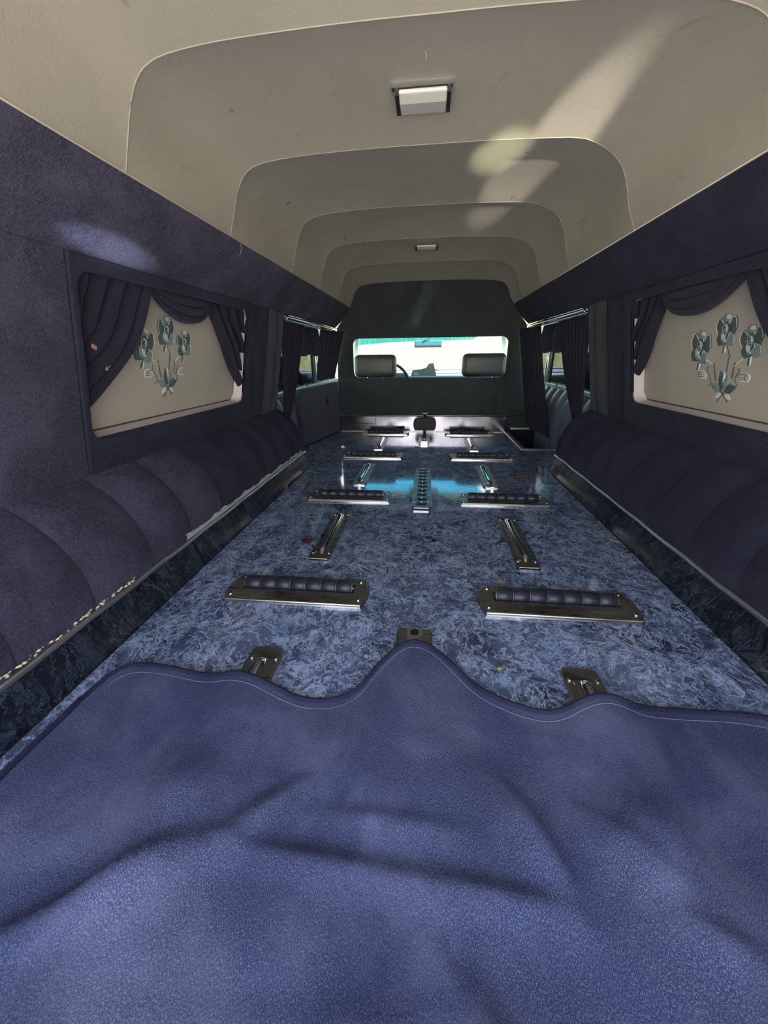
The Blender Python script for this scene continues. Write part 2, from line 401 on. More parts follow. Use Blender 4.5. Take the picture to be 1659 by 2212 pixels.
# four-part welt round the opening, channel seams below it
loop = [(a, YD-.002, b) for a, b in dens]; mesh('window_welt', *tube(loop+[loop[0]], .005, 8, False), M_DARKV, wf, True)
edges = [-.615, -.47, -.32, -.17, -.02, .11, .24, .36, .47, .58]
for i in range(len(edges)-1):
    x0, x1 = edges[i]+.002, edges[i+1]-.002
    mesh('quilted_channel', *grid(7, 8, lambda u, v: (lerp(x0, x1, u), YD-.001-.007*math.sin(math.pi*u)**.5*math.sin(math.pi*min(1, .06+v*.94))**.3, lerp(.118, .335, v))), M_DARKV, wf, True)
kick = thing('trim_6', (0, YD, 0), kind='structure')
mesh('kick_plate', *box(-.62, .535, YD-.008, YD, 0, .104), M_KICK, kick)
mesh('chrome_bead', *tube([(-.625, YD-.012, .108), (0, YD-.012, .110), (.70, YD-.012, .113)], .005, 8), M_SATIN, kick, True)
mesh('kick_seam', *box(-.36, -.358, YD-.0088, YD-.008, .0, .104), M_DARK, kick)
mesh('kick_crease', *tube([(-.62, YD-.009, .058), (-.37, YD-.009, .055)], .0012, 6), M_STEEL, kick)
mesh('step_back', *box(.535, .71, YD-.006, YD, .04, .104), M_DARKV, kick)
bevel(mesh('step_ledge', *box(.565, .725, YD-.05, YD-.002, .025, .040), M_SATIN, kick), .003)
mesh('step_riser', *box(.55, .82, YD-.004, YD+.01, -.54, .026), M_VEL2, kick)
# floor grime stripe in front of the kick plate comes from real geometry: a thin chrome foot
mesh('kick_foot', *box(-.61, .52, YD-.02, YD-.008, 0, .004), M_STEEL, kick)

# ------------------------------------------------------------------ side walls
def xw(z): return .70-(z-.276)*(.083/.396)
def wp(s, y, z, off=0.0):
    n_ = Vector((.979, 0, .205))      # outward normal of the leaning wall
    return (s*(xw(z)+off*n_.x), y, z+off*n_.z)
PROF = smooth_poly([(.588, .078, 0), (.590, .145, 0), (.618, .203, 0), (.655, .243, 0), (.704, .276, 0)], 5)
SEAMS = [-.35, -.24, -.085, .07, .225, .376, .522, .681, .829, .99, 1.157, 1.312, 1.451, 1.61, 1.765]
RO, RC, RB = (.722, 1.440, .343, .648), .022, .05
def cushion(s, y0, y1, z0, z1, h=.006, mat=None, parent=None, name='upholstered_panel', nu=9, nv=9):
    def fn(u, v):
        e = min(1, min(u, 1-u)*6)*min(1, min(v, 1-v)*9)
        return wp(s, lerp(y0+.001, y1-.001, u), lerp(z0, z1, v), -.001-h*e**.5)
    return mesh(name, *grid(nu, nv, fn), mat or M_VEL, parent, True)
for s, nm in ((-1, 'left'), (1, 'right')):
    # backing board of the wall, with the window hole cut in it
    inner = rrect(*RO[:2], *RO[2:], .03, 5)
    dens = []
    for i in range(len(inner)):
        a, b = inner[i], inner[(i+1) % len(inner)]; k = max(1, int(math.hypot(a[0]-b[0], a[1]-b[1])/.05))
        for j in range(k): dens.append((lerp(a[0], b[0], j/k), lerp(a[1], b[1], j/k)))
    def outer_pt(a, b, L=(Y0, 1.775, .262, .672), c=(1.08, .495)):
        dx, dz = a-c[0], b-c[1]; ts = []
        if dx > 0: ts.append((L[1]-c[0])/dx)
        if dx < 0: ts.append((L[0]-c[0])/dx)
        if dz > 0: ts.append((L[3]-c[1])/dz)
        if dz < 0: ts.append((L[2]-c[1])/dz)
        t = min(t for t in ts if t > 0); return (c[0]+dx*t, c[1]+dz*t)
    # add true outer corners by snapping nearest samples
    out = [outer_pt(*p) for p in dens]
    for cy_, cz_ in ((Y0, .262), (1.775, .262), (1.775, .672), (Y0, .672)):
        k = min(range(len(out)), key=lambda i: (out[i][0]-cy_)**2*.02+(out[i][1]-cz_)**2+(out[i][0]-cy_)**2); out[k] = (cy_, cz_)
    wl = mesh('wall_'+nm, *ring(out, dens, .004, .014, lambda a, b, t: wp(s, a, b, t)), M_VEL2); tag(wl, kind='structure')
    # surround pad round the window
    out2 = [outer_pt(a, b, (.706, 1.474, .262, .672)) for a, b in dens]
    for cy_, cz_ in ((.706, .262), (1.474, .262), (1.474, .672), (.706, .672)):
        k = min(range(len(out2)), key=lambda i: (out2[i][0]-cy_)**2+(out2[i][1]-cz_)**2); out2[k] = (cy_, cz_)
    sur = mesh('window_surround', *ring(out2, dens, -.006, .010, lambda a, b, t: wp(s, a, b, t)), M_VEL2, wl); bevel(sur, .004, 3)
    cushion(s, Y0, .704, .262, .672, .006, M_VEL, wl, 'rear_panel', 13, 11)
    for a, b in ((1.478, 1.60), (1.604, 1.70), (1.704, 1.772)):
        cushion(s, a, b, .262, .672, .009, M_DARKV if a > 1.6 else M_VEL2, wl, 'pillar_channel')
    # pillar end facing the door opening
    mesh('pillar_end', [wp(s, 1.774, .262, -.004), wp(s, 1.774, .672, -.004), (s*.80, 1.774, .672), (s*.80, 1.774, .262)], [(0, 1, 2, 3)], M_DARKV, wl)
    # reveal of the window recess
    n = len(dens); V = [wp(s, a, b, .010) for a, b in dens]+[wp(s, a, b, .052) for a, b in dens]
    rv = mesh('window_reveal', V, [(i, (i+1) % n, n+(i+1) % n, n+i) for i in range(n)], M_REVEAL, wl)
    # cornice leaning in above the windows, with a lip at its foot
    def cf(u, v):
        y = lerp(Y0, YD, u); b_ = .010*math.sin(math.pi*v); nx, nz = -.72, -.69
        return (s*(lerp(.628, .512, v)+nx*b_), y, lerp(.666, .786, v)+nz*b_)
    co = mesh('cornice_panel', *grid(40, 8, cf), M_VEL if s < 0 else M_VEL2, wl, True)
    mesh('cornice_return', *grid(2, 2, lambda u, v: (s*lerp(.628, .66, v), lerp(Y0, YD, u), lerp(.666, .678, v))), M_VEL2, wl)
    mesh('cornice_piping', *tube([(s*.626, Y0, .667), (s*.626, 1.80, .667)], .0045, 8), M_VEL2, wl, True)
    mesh('headliner_welt', *tube([(s*.512, Y0, .787), (s*.512, YD, .787)], .0014, 8), M_HEAD, wl, True)

    # quilted bolster: one channel per stitched section
    bo = thing('quilted_bolster', (s*.62, .7, .07), '%s' % ('navy velvet quilted bolster along the wall beside the torn pale rail edge' if s < 0 else 'navy velvet quilted bolster along the wall facing the torn rail, by the step well'), 'bolster')
    for k in range(len(SEAMS)-1):
        y0, y1 = SEAMS[k], SEAMS[k+1]
        def bf(u, v, y0=y0, y1=y1):
            i = v*(len(PROF)-1); a = PROF[int(i)]; b = PROF[min(int(i)+1, len(PROF)-1)]; q = a.lerp(b, i-int(i))
            t = PROF[min(int(i)+1, len(PROF)-1)]-PROF[max(int(i)-0, 0)] if int(i) < len(PROF)-1 else PROF[-1]-PROF[-2]
            nrm = Vector((-t.y, t.x, 0)).normalized()
            h = .011*(1-abs(2*u-1)**2.6)*min(1, .25+3*min(v, 1-v))
            skew = .012*math.sin(v*math.pi)
            return (s*(q.x+nrm.x*h), lerp(y0, y1, u)+skew*0, q.y+nrm.y*h)
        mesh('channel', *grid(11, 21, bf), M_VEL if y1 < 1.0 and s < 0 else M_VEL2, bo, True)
        if k:
            mesh('seam', *tube([(s*(p.x-.0006), y0, p.y) for p in PROF], .0013, 5, False), M_SEAM, bo)
    # closed end and its piping
    V = [(s*p.x, 1.765, p.y) for p in PROF]+[(s*.80, 1.765, .276), (s*.80, 1.765, 0), (s*.60, 1.765, 0)]
    mesh('bolster_end', V, [tuple(range(len(V)))], M_DARKV, bo)
    mesh('end_piping', *tube([(s*(p.x-.004), 1.768, p.y+.002) for p in PROF], .006, 8), M_VEL2, bo, True)
# three small worn holes / burn marks in the rear left drape are added with the drapes

# ------------------------------------------------------------------ ceiling
HP = [(.515, .783), (.498, .83), (.483, .868), (.468, .895), (.447, .914), (.410, .926), (.33, .934), (.22, .938), (.11, .940), (0, .940)]
HP = HP+[(-x, z) for x, z in HP[-2::-1]]
HPs = smooth_poly([(x, z, 0) for x, z in HP], 3)
ZT = [(-.35, .930), (.36, .935), (.76, .940), (1.13, .944), (1.615, .974), (2.0, .971), (2.40, .960), (2.75, .927)]
RIDGES = [-.35, .36, .76, 1.13, 1.615, 2.0, 2.40, 2.75]
ce = tag(mesh('ceiling', *grid(9, 2, lambda u, v: (lerp(-.60, .60, u), lerp(Y0, 2.79, v), 1.015+.012*math.sin(math.pi*u))), M_SHELL), kind='structure')
def head_pt(i, y, bulge):
    p = HPs[i]; t = (p.y-.783)/.157; k = (interp(ZT, y)-.783)/.157
    sc = 1+.0*bulge
    out = bulge*min(1, t*1.6)
    nx = p.x/.515; nx = max(-1, min(1, nx))
    q_ = max(0, min(1, (p.x-.30)/.212)); skew = interp([(.36, .0), (.76, .025), (1.13, .11), (2.40, .10), (2.75, 0)], y)*q_*q_*(3-2*q_)
    px_ = p.x*(1-.02*q_*max(0, min(1, (p.y-.783)/.05)))
    return (px_+out*nx*abs(nx)**2*.8, y+skew, .783+t*.157*k+out*(1-abs(nx)**4*.6))
for k in range(len(RIDGES)-1):
    y0, y1 = RIDGES[k], RIDGES[k+1]; ny = 15
    V = []
    for j in range(ny):
        v = j/(ny-1); y = lerp(y0, y1, v)
        bl = .020*(1-abs(2*v-1)**2.2)*(y1-y0)/.42
        if v in (0, 1): bl = 0
        V += [head_pt(i, y, bl) for i in range(len(HPs))]
    n = len(HPs); Fc = [(j*n+i, j*n+i+1, (j+1)*n+i+1, (j+1)*n+i) for j in range(ny-1) for i in range(n-1)]
    mesh('headliner_panel', V, Fc, M_HEAD, ce, True)
    if k: mesh('bow_seam', *tube([head_pt(i, y0, 0) for i in range(n)], .0011, 6), M_HEAD, ce, True)

# ------------------------------------------------------------------ dome lamps
def dome(y, z, label):
    t = thing('dome_lamp', (-.025, y, z), label, 'lamp', None)
    bevel(mesh('chrome_base', *box(-.082, .029, y-.040, y+.036, z-.004, z+.020), M_CHROME, t), .003)
    mesh('chrome_lip', *box(-.082, .029, y-.046, y-.034, z-.012, z+.004), M_CHROME, t)
    for x in (-.077, .020):
        mesh('end_cap', *box(x, x+.007, y-.036, y+.030, z-.018, z-.002), M_BLACK, t)
    V = []
    prof = [(-.037, -.003), (-.036, -.015), (-.012, -.020), (.036, -.015), (.040, -.003)]
    for x in (-.070, .020): V += [(x, y+a, z+b) for a, b in prof]
    k = len(prof)
    ln = mesh('lens', V, [tuple(range(k)), tuple(range(2*k-1, k-1, -1))]+[(i, k+i, k+i+1, i+1) for i in range(k-1)], M_LENS, t); bevel(ln, .003, 3)
    return t
dome(.985, .964, 'chrome and white dome lamp on the ceiling nearest the viewer')
dome(2.17, .984, 'small chrome and white dome lamp on the ceiling near the partition')

# ------------------------------------------------------------------ embroidered window panels
def blob(cx_, cy_, rx, ry, rot=0, wav=.08, k=5, n=22, ph=0):
    P = []
    for i in range(n):
        t = 2*math.pi*i/n; r = 1+wav*math.sin(k*t+ph)
        x, y = rx*r*math.cos(t), ry*r*math.sin(t); P.append((cx_+x*math.cos(rot)-y*math.sin(rot), cy_+x*math.sin(rot)+y*math.cos(rot)))
    return P
def window_panel(s, yc, dz, mir, label):
    t = thing('embroidered_panel', wp(s, 1.08, .345, .052), label, 'panel')
    base = [(.716, .338), (1.446, .338), (1.446, .654), (.716, .654)]
    V = [wp(s, a, b, .048) for a, b in base]+[wp(s, a, b, .058) for a, b in base]
    mesh('fabric_board', V, [(0, 1, 2, 3), (7, 6, 5, 4)]+[(i, (i+1) % 4+0, 4+(i+1) % 4, 4+i) for i in range(4)], M_PANEL, t)
    mesh('edge_gap', *tube([wp(s, .73, .3445, .0475), wp(s, 1.435, .3445, .0475)], .0018, 6), M_EDGE, t)
    mesh('edge_gap', *tube([wp(s, 1.439, .345, .0475), wp(s, 1.439, .640, .0475)], .0012, 6), M_EDGE, t)
    def q(a, b, h): return wp(s, yc+mir*a, b+dz, .048-h)
    def flat(name, P, h, mat, parent, th=.0009):
        n = len(P); c = (sum(p[0] for p in P)/n, sum(p[1] for p in P)/n)
        V = [q(a, b, h) for a, b in P]+[q(*c, h+th*1.5)]+[q(a, b, h-th*1.5) for a, b in P]
        return mesh(name, V, [(i, (i+1) % n, n) for i in range(n)]+[(i, n+1+i, n+1+(i+1) % n, (i+1) % n) for i in range(n)], mat, parent)
    def strand(name, P, h, r, mat, parent):
        return mesh(name, *tube([q(a, b, h) for a, b in P], r, 6), mat, parent)
    def leaf(a, b, L, ang, w=.3, mat=M_TEAL):
        P = []
        for i in range(9): u = i/8; P.append((u*L, w*L*math.sin(math.pi*u**.8)*.5))
        for i in range(7, 0, -1): u = i/8; P.append((u*L, -w*L*math.sin(math.pi*u**.8)*.5))
        c_, s_ = math.cos(ang), math.sin(ang); return [(a+x*c_-y*s_, b+x*s_+y*c_) for x, y in P]
    def rose(a, b, sc, tilt):
        r0 = flat('rose_flower', blob(a, b, .024*sc, .029*sc, tilt, .10, 7), .0006, M_TEALD, t)
        spec = [(-.020, .006, .013, .021, .2, M_TEAL), (.020, .008, .013, .021, -.2, M_TEAL), (-.015, -.018, .016, .015, .5, M_TEAL), (.014, -.020, .016, .015, -.5, M_TEALM),
                (0, .023, .017, .013, 0, M_TEALM), (.004, .028, .010, .006, .1, M_SILV), (-.001, -.012, .013, .016, 0, M_TEALM)]
        for i, (dx, dy, rx, ry, ro, mt) in enumerate(spec):
            c_, s_ = math.cos(tilt), math.sin(tilt); px, py = a+(dx*c_-dy*s_)*sc, b+(dx*s_+dy*c_)*sc
            flat('petal', blob(px, py, rx*sc, ry*sc, ro+tilt, .07, 5, 20, i), .0012+.00035*i, mt, r0)
            rim_ = [p for p in blob(px, py, rx*sc*.97, ry*sc*.97, ro+tilt, .07, 5, 20, i)][:13] if i in (0, 1, 3, 6) else None
            if rim_: strand('petal_edge', rim_, .0034, .00055*sc, M_SILV, r0)
        for rr, mt in ((.0145, M_TEALD), (.0118, M_SILV), (.0104, M_TEAL), (.0078, M_SILV), (.0066, M_TEALD), (.0040, M_TEALM), (.0018, M_SILV)):
            sh = (.0145-rr)*.28; flat('petal', blob(a+sh*math.sin(rr*900)*sc, b+(.003+sh*math.cos(rr*700))*sc, rr*.82*sc, rr*1.15*sc, tilt, .03, 3, 18), .0040+(.0145-rr)*.14, mt, r0, .0003)
        flat('petal', leaf(a-.010*sc, b-.006*sc, .024*sc, -.9, .42), .0046, M_SILV, r0, .0003)
        flat('petal', leaf(a+.012*sc, b-.002*sc, .022*sc, -2.1, .25), .0048, M_TEALD, r0, .0003)
        flat('sepal', leaf(a, b-.030*sc, .024*sc, -2.0+tilt, .38), .0006, M_TEAL, r0); flat('sepal', leaf(a+.001, b-.031*sc, .020*sc, -1.75+tilt, .22), .0012, M_SILV, r0)
    for (a, b, sc, ti) in ((-.089, .521, 1.12, -.12), (0, .556, 1.0, 0), (.080, .529, .96, .12)): rose(a, b, sc, ti)
    for P, mt in (([(-.066, .492), (-.034, .477)], M_SILV), ([(-.036, .484), (-.034, .477), (-.024, .442)], M_TEALD), ([(.002, .526), (.018, .498), (.014, .494), (.010, .462)], M_TEALD),
                  ([(.064, .500), (.036, .479)], M_SILV), ([(.036, .486), (.034, .474), (.030, .452)], M_TEALD), ([(.028, .440), (-.016, .392)], M_TEALD), ([(-.008, .425), (.022, .396)], M_TEALD),
                  ([(-.048, .452), (-.060, .466), (-.056, .476)], M_TEAL), ([(-.046, .450), (-.040, .436), (-.050, .428)], M_TEAL), ([(.040, .452), (.052, .466), (.050, .474)], M_TEAL), ([(.040, .450), (.048, .436), (.042, .428)], M_TEAL)):
        strand('stem', P, .001, .0012, mt, t)
    for (a, b, L, an, w, mt) in ((0, .422, .046, 1.75, .42, M_TEAL), (.004, .424, .040, 1.2, .36, M_TEALM), (-.004, .420, .042, 2.75, .45, M_TEALM), (.008, .420, .040, .35, .5, M_TEAL), (0, .414, .026, 3.6, .5, M_SILV), (.01, .412, .024, -.4, .5, M_SILV), (.002, .43, .036, 1.5, .2, M_SILV)):
        flat('leaf', leaf(a, b, L, an, w), .0011+.0004*random.random(), mt, t)
    for sg in (-1, 1):
        a = -.072 if sg < 0 else .068
        r0 = flat('rose_bud', blob(a, .455, .016, .011, .15*sg, .05, 4), .0008, M_SILV, t)
        flat('bud_petal', blob(a+sg*.010, .455, .0075, .010, 0, .05, 4), .0018, M_SILV, r0)
        for dy in (-.004, .0, .005): strand('bud_petal', [(a-.012, .455+dy), (a+.006, .456+dy*1.3)], .0028, .0007, M_TEAL, r0)
        strand('bud_petal', blob(a+sg*.010, .455, .0045, .006, 0, 0, 1, 12), .0034, .0007, M_TEAL, r0)
    return t
window_panel(-1, 1.045, 0, 1, 'beige panel with embroidered grey roses in the wall window above the torn rail')
window_panel(1, 1.073, -.020, -1, 'beige panel with embroidered grey roses in the wall window opposite the torn rail')

# ------------------------------------------------------------------ drapes
def bez(a, c, b, v): return tuple(a[i]*(1-v)**2+2*c[i]*v*(1-v)+b[i]*v*v for i in range(2))
def pleat(u, k): x = (u*k) % 1; return (math.sin(math.pi*x**.55))**.7
def fold(u, k): x = (u*k) % 1; return min(1, x*9)**.8*(1-.75*x)
def drape(name, s, A, B, Cc, k, amp, label, cat, off=.012, nu=150, nv=26, mat=M_DRAPE, fan=.0):
    """A(u), B(u), Cc(u): bezier ends and control in (y, z) on the wall plane"""
    def fn(u, v):
        x = (u*k) % 1; env = .55+.45*math.sin(math.pi*min(1, v*.8+.1))
        ue = max(0, min(1, u+.40/k*math.sin(math.pi*x)*(1 if u*k < k-1 else .25)))
        y, z = bez(A(ue), Cc(ue), B(ue), v)
        return wp(s, y, z, off+.024-amp*math.sin(math.pi*x)**.7*env-.003*math.sin(v*9+u*5)-u*.003)
    o_ = mesh(name, *grid(nu, nv, fn), mat, None, True, wp(s, *A(.5), off)); solid(o_, .002); tag(o_, label, cat); return o_
side_txt = {-1: 'on the window above the torn rail', 1: 'on the window facing the torn rail'}
for s in (-1, 1):
    n0, n1 = (.716, .968) if s < 0 else (.716, 1.008)
    f0, f1 = (1.208, 1.462) if s < 0 else (1.280, 1.468)
    fb = .375 if s < 0 else .40
    nb = .385
    d1 = drape('window_drape', s, lambda u: (lerp(n0, n1, u), .662-.012*u), lambda u: (n0, lerp(.60, nb, u)), lambda u: (lerp(n0, lerp(n0, n1, .52)+.02, u), lerp(.62, .468, u)), 5.0, .030,
               'pleated navy velvet drape at the near end '+side_txt[s], 'drape')
    d2 = drape('window_drape', s, lambda u: (lerp(f1, f0, u), .656-.008*u), lambda u: (f1, lerp(.61, fb, u)), lambda u: (lerp(f1, lerp(f0, f1, .45), u), lerp(.62, .485, u)), 4.0, .026,
               'pleated navy velvet drape at the far end '+side_txt[s], 'drape')
    def sw(u, v, a=n1-.012, b=f0+.012):
        x = (u*3.0) % 1; u0 = u; u = max(0, min(1, u+.13*math.sin(math.pi*x)*(1 if u < .66 else .2)))
        sag = lerp(.002, .070, u)
        y = lerp(a+.020*(1-u)-.008, b-.020*(1-u)+.008, v)
        z = .652-.030*u*abs(2*v-1)**2*.4-sag*(1-abs(2*v-1)**2.1)
        return wp(s, y, z, .024-.024*math.sin(math.pi*x)**.7*(.3+.7*math.sin(math.pi*v))-.006*math.sin(math.pi*v))
    o_ = mesh('window_swag', *grid(90, 30, sw), M_DRAPE, None, True, wp(s, (n1+f0)/2, .65, .02)); solid(o_, .002)
    tag(o_, 'navy velvet swag sagging between the two drapes '+side_txt[s], 'swag')
# burn spots in the near left drape: small rusty scabs
for y, z in ((.752, .523), (.758, .520), (.783, .481), (.790, .487)):
    P_ = []
    mesh('rust_scab', *grid(8, 3, lambda u, v: (lambda c: (c[0]+.0, c[1]+.0045*v*math.cos(u*6.283)*(1+.4*math.sin(u*12)), c[2]+.0045*v*math.sin(u*6.283)))(wp(-1, y, z, .004)), True), simple('rust', (.45, .20, .12), .9), bpy.data.objects['window_drape'])

# ------------------------------------------------------------------ door openings: track, curtains, valances
for s in (-1, 1):
    st = 'left side door by the raised flap' if s < 0 else 'side door beside the step well'
    y0 = 1.80
    tr = thing('curtain_track', (s*.62, 2.3, .665), 'chrome curtain track over the '+st, 'curtain track')
    bevel(mesh('rail', *box(min(s*.612, s*.628), max(s*.612, s*.628), y0, 2.74, .652, .657), M_CHROME, tr), .001)
    mesh('upper_bead', *tube([(s*.619, y0-.01, .648), (s*.613, y0+.02, .668), (s*.608, 2.3, .669), (s*.606, 2.74, .668)], .0035, 7), M_CHROME, tr, True)
    mesh('lower_bead', *tube([(s*.622, y0, .645), (s*.618, 2.74, .648)], .003, 7), M_STEEL, tr, True)
    # near curtain swept back
    ye = 2.11 if s < 0 else 2.20
    def nc(u, v):
        yt = lerp(1.80, ye, u); yb = lerp(1.78, 1.83 if s < 0 else 1.86, u)
        y = bez((yt, 0), (lerp(yt, yb, .30), 0), (yb, 0), v)[0]; z = lerp(.650, .20, v)
        x = lerp(.640, .672, v)-.014*pleat(u, 8)*(1-.3*v)
        return (s*x, y, z)
    o_ = mesh('door_curtain', *grid(100, 20, nc), M_DRAPE, None, True, (s*.65, 1.9, .20)); solid(o_, .002); tag(o_, 'dark pleated curtain swept back at the %s' % st, 'curtain')
    # far curtain
    ya = 2.47 if s < 0 else 2.56
    def fc(u, v):
        yb0 = 2.50 if s < 0 else 2.40
        y = lerp(lerp(ya, yb0, v**1.4), 2.742, u); z = lerp(.650, .36 if s < 0 else .03, v)
        return (s*(lerp(.645, .735 if s > 0 else .70, v)-.010*pleat(u, 5)*(1-u)-lerp(.085, .06, v)*u**2.2), y, z)
    o_ = mesh('door_curtain', *grid(90, 16, fc), M_DRAPE, None, True, (s*.69, 2.6, .03)); solid(o_, .002); tag(o_, 'thin curtain beside the partition at the %s' % st, 'curtain')
    # valance in scalloped puffs
    y1 = 2.52 if s < 0 else 2.62
    ys = ye-.05
    va = thing('curtain_valance', (s*.65, (ys+y1)/2, .52), 'puffed scalloped valance over the %s' % st, 'valance')
    for k in range(2):
        a, b = lerp(ys, y1, k/2), lerp(ys, y1, (k+1)/2)
        def vf(u, v, a=a, b=b):
            z = lerp(.652, .512-.010*math.sin(math.pi*u), v)
            return (s*(.676-.030*math.sin(math.pi*u)**.7*math.sin(math.pi*(.12+.8*v))-.002*math.sin(u*30)), lerp(a, b, u), z)
        solid(mesh('puff', *grid(24, 16, vf), M_DRAPE, va, True), .002)

# ------------------------------------------------------------------ front side doors with ribbed pads, windows
for s, n_ in ((-1, 1), (1, 2)):
    dr = mesh('door_%d' % n_, *rect_x(s*.805, 1.80, 3.40, -.50, .30, .02), M_DARKV); tag(dr, kind='structure')
    prof = smooth_poly([(.765, -.50, 0), (.752, .0, 0), (.755, .16, 0), (.772, .245, 0), (.802, .295, 0)], 4)
    k = 0; y = 1.80
    while y < 3.36:
        def df(u, v, y=y):
            i = v*(len(prof)-1); a = prof[int(i)]; b = prof[min(int(i)+1, len(prof)-1)]; q = a.lerp(b, i-int(i))
            return (s*(q.x-.016*(1-abs(2*u-1)**2.5)), lerp(y, y+.13, u), q.y+.008*(1-abs(2*u-1)**2)*v)
        mesh('padded_rib', *grid(9, 17, df), M_LEATHER, dr, True); y += .13
    mesh('window_sill', *rect_x(s*.796, 1.90, 3.55, .295, .315, .03), M_CAB, dr)
    mesh('lock_button', *cyl((s*.80, 2.62, .315), (s*.80, 2.62, .335), .005, 10), M_BLACK, dr)
    w = mesh('window_%d' % (n_+1), *join([box(min(s*.836, s*.84), max(s*.836, s*.84), 1.92, 2.99, .30, .625), box(min(s*.836, s*.84), max(s*.836, s*.84), 3.05, 3.70, .30, .625)]), M_GLASS); tag(w, kind='structure')
    mesh('glass_edge', *tube([(s*.826, 2.985, .32), (s*.822, 2.985, .625)], .006, 8), M_CHROME, w, True)
    mesh('weather_strip', *box(min(s*.822, s*.83), max(s*.822, s*.83), 2.93, 2.96, .30, .63), M_BLACK, w)
    mesh('a_pillar', *tube([(s*.79, 4.26, .33), (s*.70, 3.95, .56), (s*.61, 3.63, .78)], .030, 8), M_CAB, w, True)

# ------------------------------------------------------------------ cab: windscreen, dashboard, seats, mirror, wheel
wsn = mesh('window_1', [(-.77, 4.27, .34), (.77, 4.27, .34), (.60, 3.64, .775), (-.60, 3.64, .775)], [(0, 1, 2, 3)], M_GLASS); tag(wsn, kind='structure')
def wpt(x, t): return (x*lerp(.77, .60, t), lerp(4.27, 3.64, t), lerp(.34, .775, t))
mesh('sun_tint_band', [wpt(-1, 1), wpt(1, 1), wpt(.6, .66), wpt(.2, .645), wpt(0, .64), wpt(-.2, .64), wpt(-.6, .62), wpt(-1, .58)], [(0, 7, 6, 5, 4, 3, 2, 1)], M_TINT, wsn).location = (0, -.004, 0)
mesh('header_rail', *tube([(-.62, 3.63, .785), (0, 3.63, .785), (.62, 3.63, .785)], .022, 8), M_CABL, wsn, True)
da = thing('dashboard', (0, 4.0, .2), 'grey green dashboard below the windscreen', 'dashboard')
bevel(mesh('dash_top', *box(-.79, .79, 3.72, 4.27, .20, .325), M_DASH, da), .03, 4)
bevel(mesh('instrument_hood', *box(-.58, -.18, 3.66, 3.86, .30, .355), M_DASH, da), .02, 3)
mesh('defrost_vent', *box(-.50, .50, 4.14, 4.18, .325, .331), M_BLACK, da)
bevel(mesh('hood_panel', *box(-.80, .80, 4.30, 5.5, .20, .335), M_BODY, da), .04, 4)
mesh('wiper', *tube([(-.55, 4.29, .352), (.10, 4.25, .366)], .006, 6), M_BLACK, da)
mesh('wiper', *tube([(.02, 4.29, .352), (.62, 4.25, .366)], .006, 6), M_BLACK, da)
def seat(x, label, mt):
    t = thing('cab_seat', (x, 3.1, -.30), label, 'seat')
    bevel(mesh('headrest', *box(x-.160, x+.160, 3.06, 3.16, .345, .508), mt, t, True), .038, 5)
    for dx in (-.06, .06): mesh('headrest_post', *cyl((x+dx, 3.11, .28), (x+dx, 3.11, .36), .007, 10), M_CHROME, t)
    bevel(mesh('seat_back', *box(x-.26, x+.26, 3.04, 3.20, -.15, .30), mt, t, True), .05, 4)
    bevel(mesh('seat_cushion', *box(x-.26, x+.26, 3.18, 3.66, -.20, -.04), mt, t, True), .05, 4)
seat(-.400, 'grey vinyl front seat with headrest, behind the steering wheel', M_GREYV)
seat(.408, 'blue grey front passenger seat with headrest, away from the steering wheel', simple('headrest_blue_grey', (.055, .062, .075), .4))
stw = thing('steering_wheel', (-.36, 3.56, .27), 'dark steering wheel seen past the driver headrest', 'steering wheel')
def swp(a, r): c_, s_ = math.cos(a), math.sin(a); return (-.36+r*c_, 3.54-.35*r*s_*-1, .27+r*s_*.88)
mesh('rim', *tube([swp(2*math.pi*i/40, .19) for i in range(41)], .012, 8, False), M_BLACK, stw, True)
for a in (.1, math.pi-.1, -1.57): mesh('spoke', *tube([swp(a, .19), swp(a, .03)], .011, 8), M_BLACK, stw, True)
mesh('column', *tube([(-.36, 3.54, .27), (-.36, 3.70, .22)], .04, 12), M_DASH, stw)
mr = thing('rearview_mirror', (-.01, 3.76, .59), 'rear view mirror hanging at the top of the windscreen', 'mirror')
bevel(mesh('mirror_body', *prism([(-.128, .0), (-.128, .0)], 0, 0) if False else box(-.13, .115, 3.745, 3.765, .562, .622), M_DASH, mr), .014, 4)
bevel(mesh('mirror_face', *box(-.120, .105, 3.742, 3.746, .569, .615), simple('mirror_painted_reflection', (.16, .22, .22), .25), mr), .002)  # grey-teal reflection painted as a flat colour, no real mirroring
mesh('mirror_arm', *tube([(0, 3.76, .61), (0, 3.70, .73)], .008, 8), M_CAB, mr)
oc = bevel(mesh('overhead_console', *box(-.15, .13, 3.50, 3.62, .700, .778), M_CABL), .01, 3); tag(oc, 'pale overhead console on the cab roof above the rear view mirror', 'console')
fo = thing('document_case', (0, 3.66, .32), 'grey document case propped up on the dashboard centre', 'case')
V, Fc = prism([(-.155, .325), (-.14, .375), (-.06, .385), (-.02, .395), (.005, .430), (.045, .435), (.075, .325)], 0, .03)
mesh('case_body', [(x, 3.68+z, y) for x, y, z in V], Fc, simple('case_grey', (.22, .30, .31), .5), fo)
mesh('case_label', *box(-.125, -.085, 3.676, 3.68, .335, .355), M_SILV, fo)
for s in (-1, 1): bevel(mesh('sun_visor', *box(s*.36-.19, s*.36+.19, 3.42, 3.62, .745, .760), M_CABL), .006, 3)
for i, o_ in enumerate([x for x in bpy.data.objects if x.name.startswith('sun_visor')]):
    tag(o_, 'folded pale sun visor above the %s headrest' % ('driver' if o_.data.vertices[0].co.x < 0 else 'passenger'), 'sun visor')

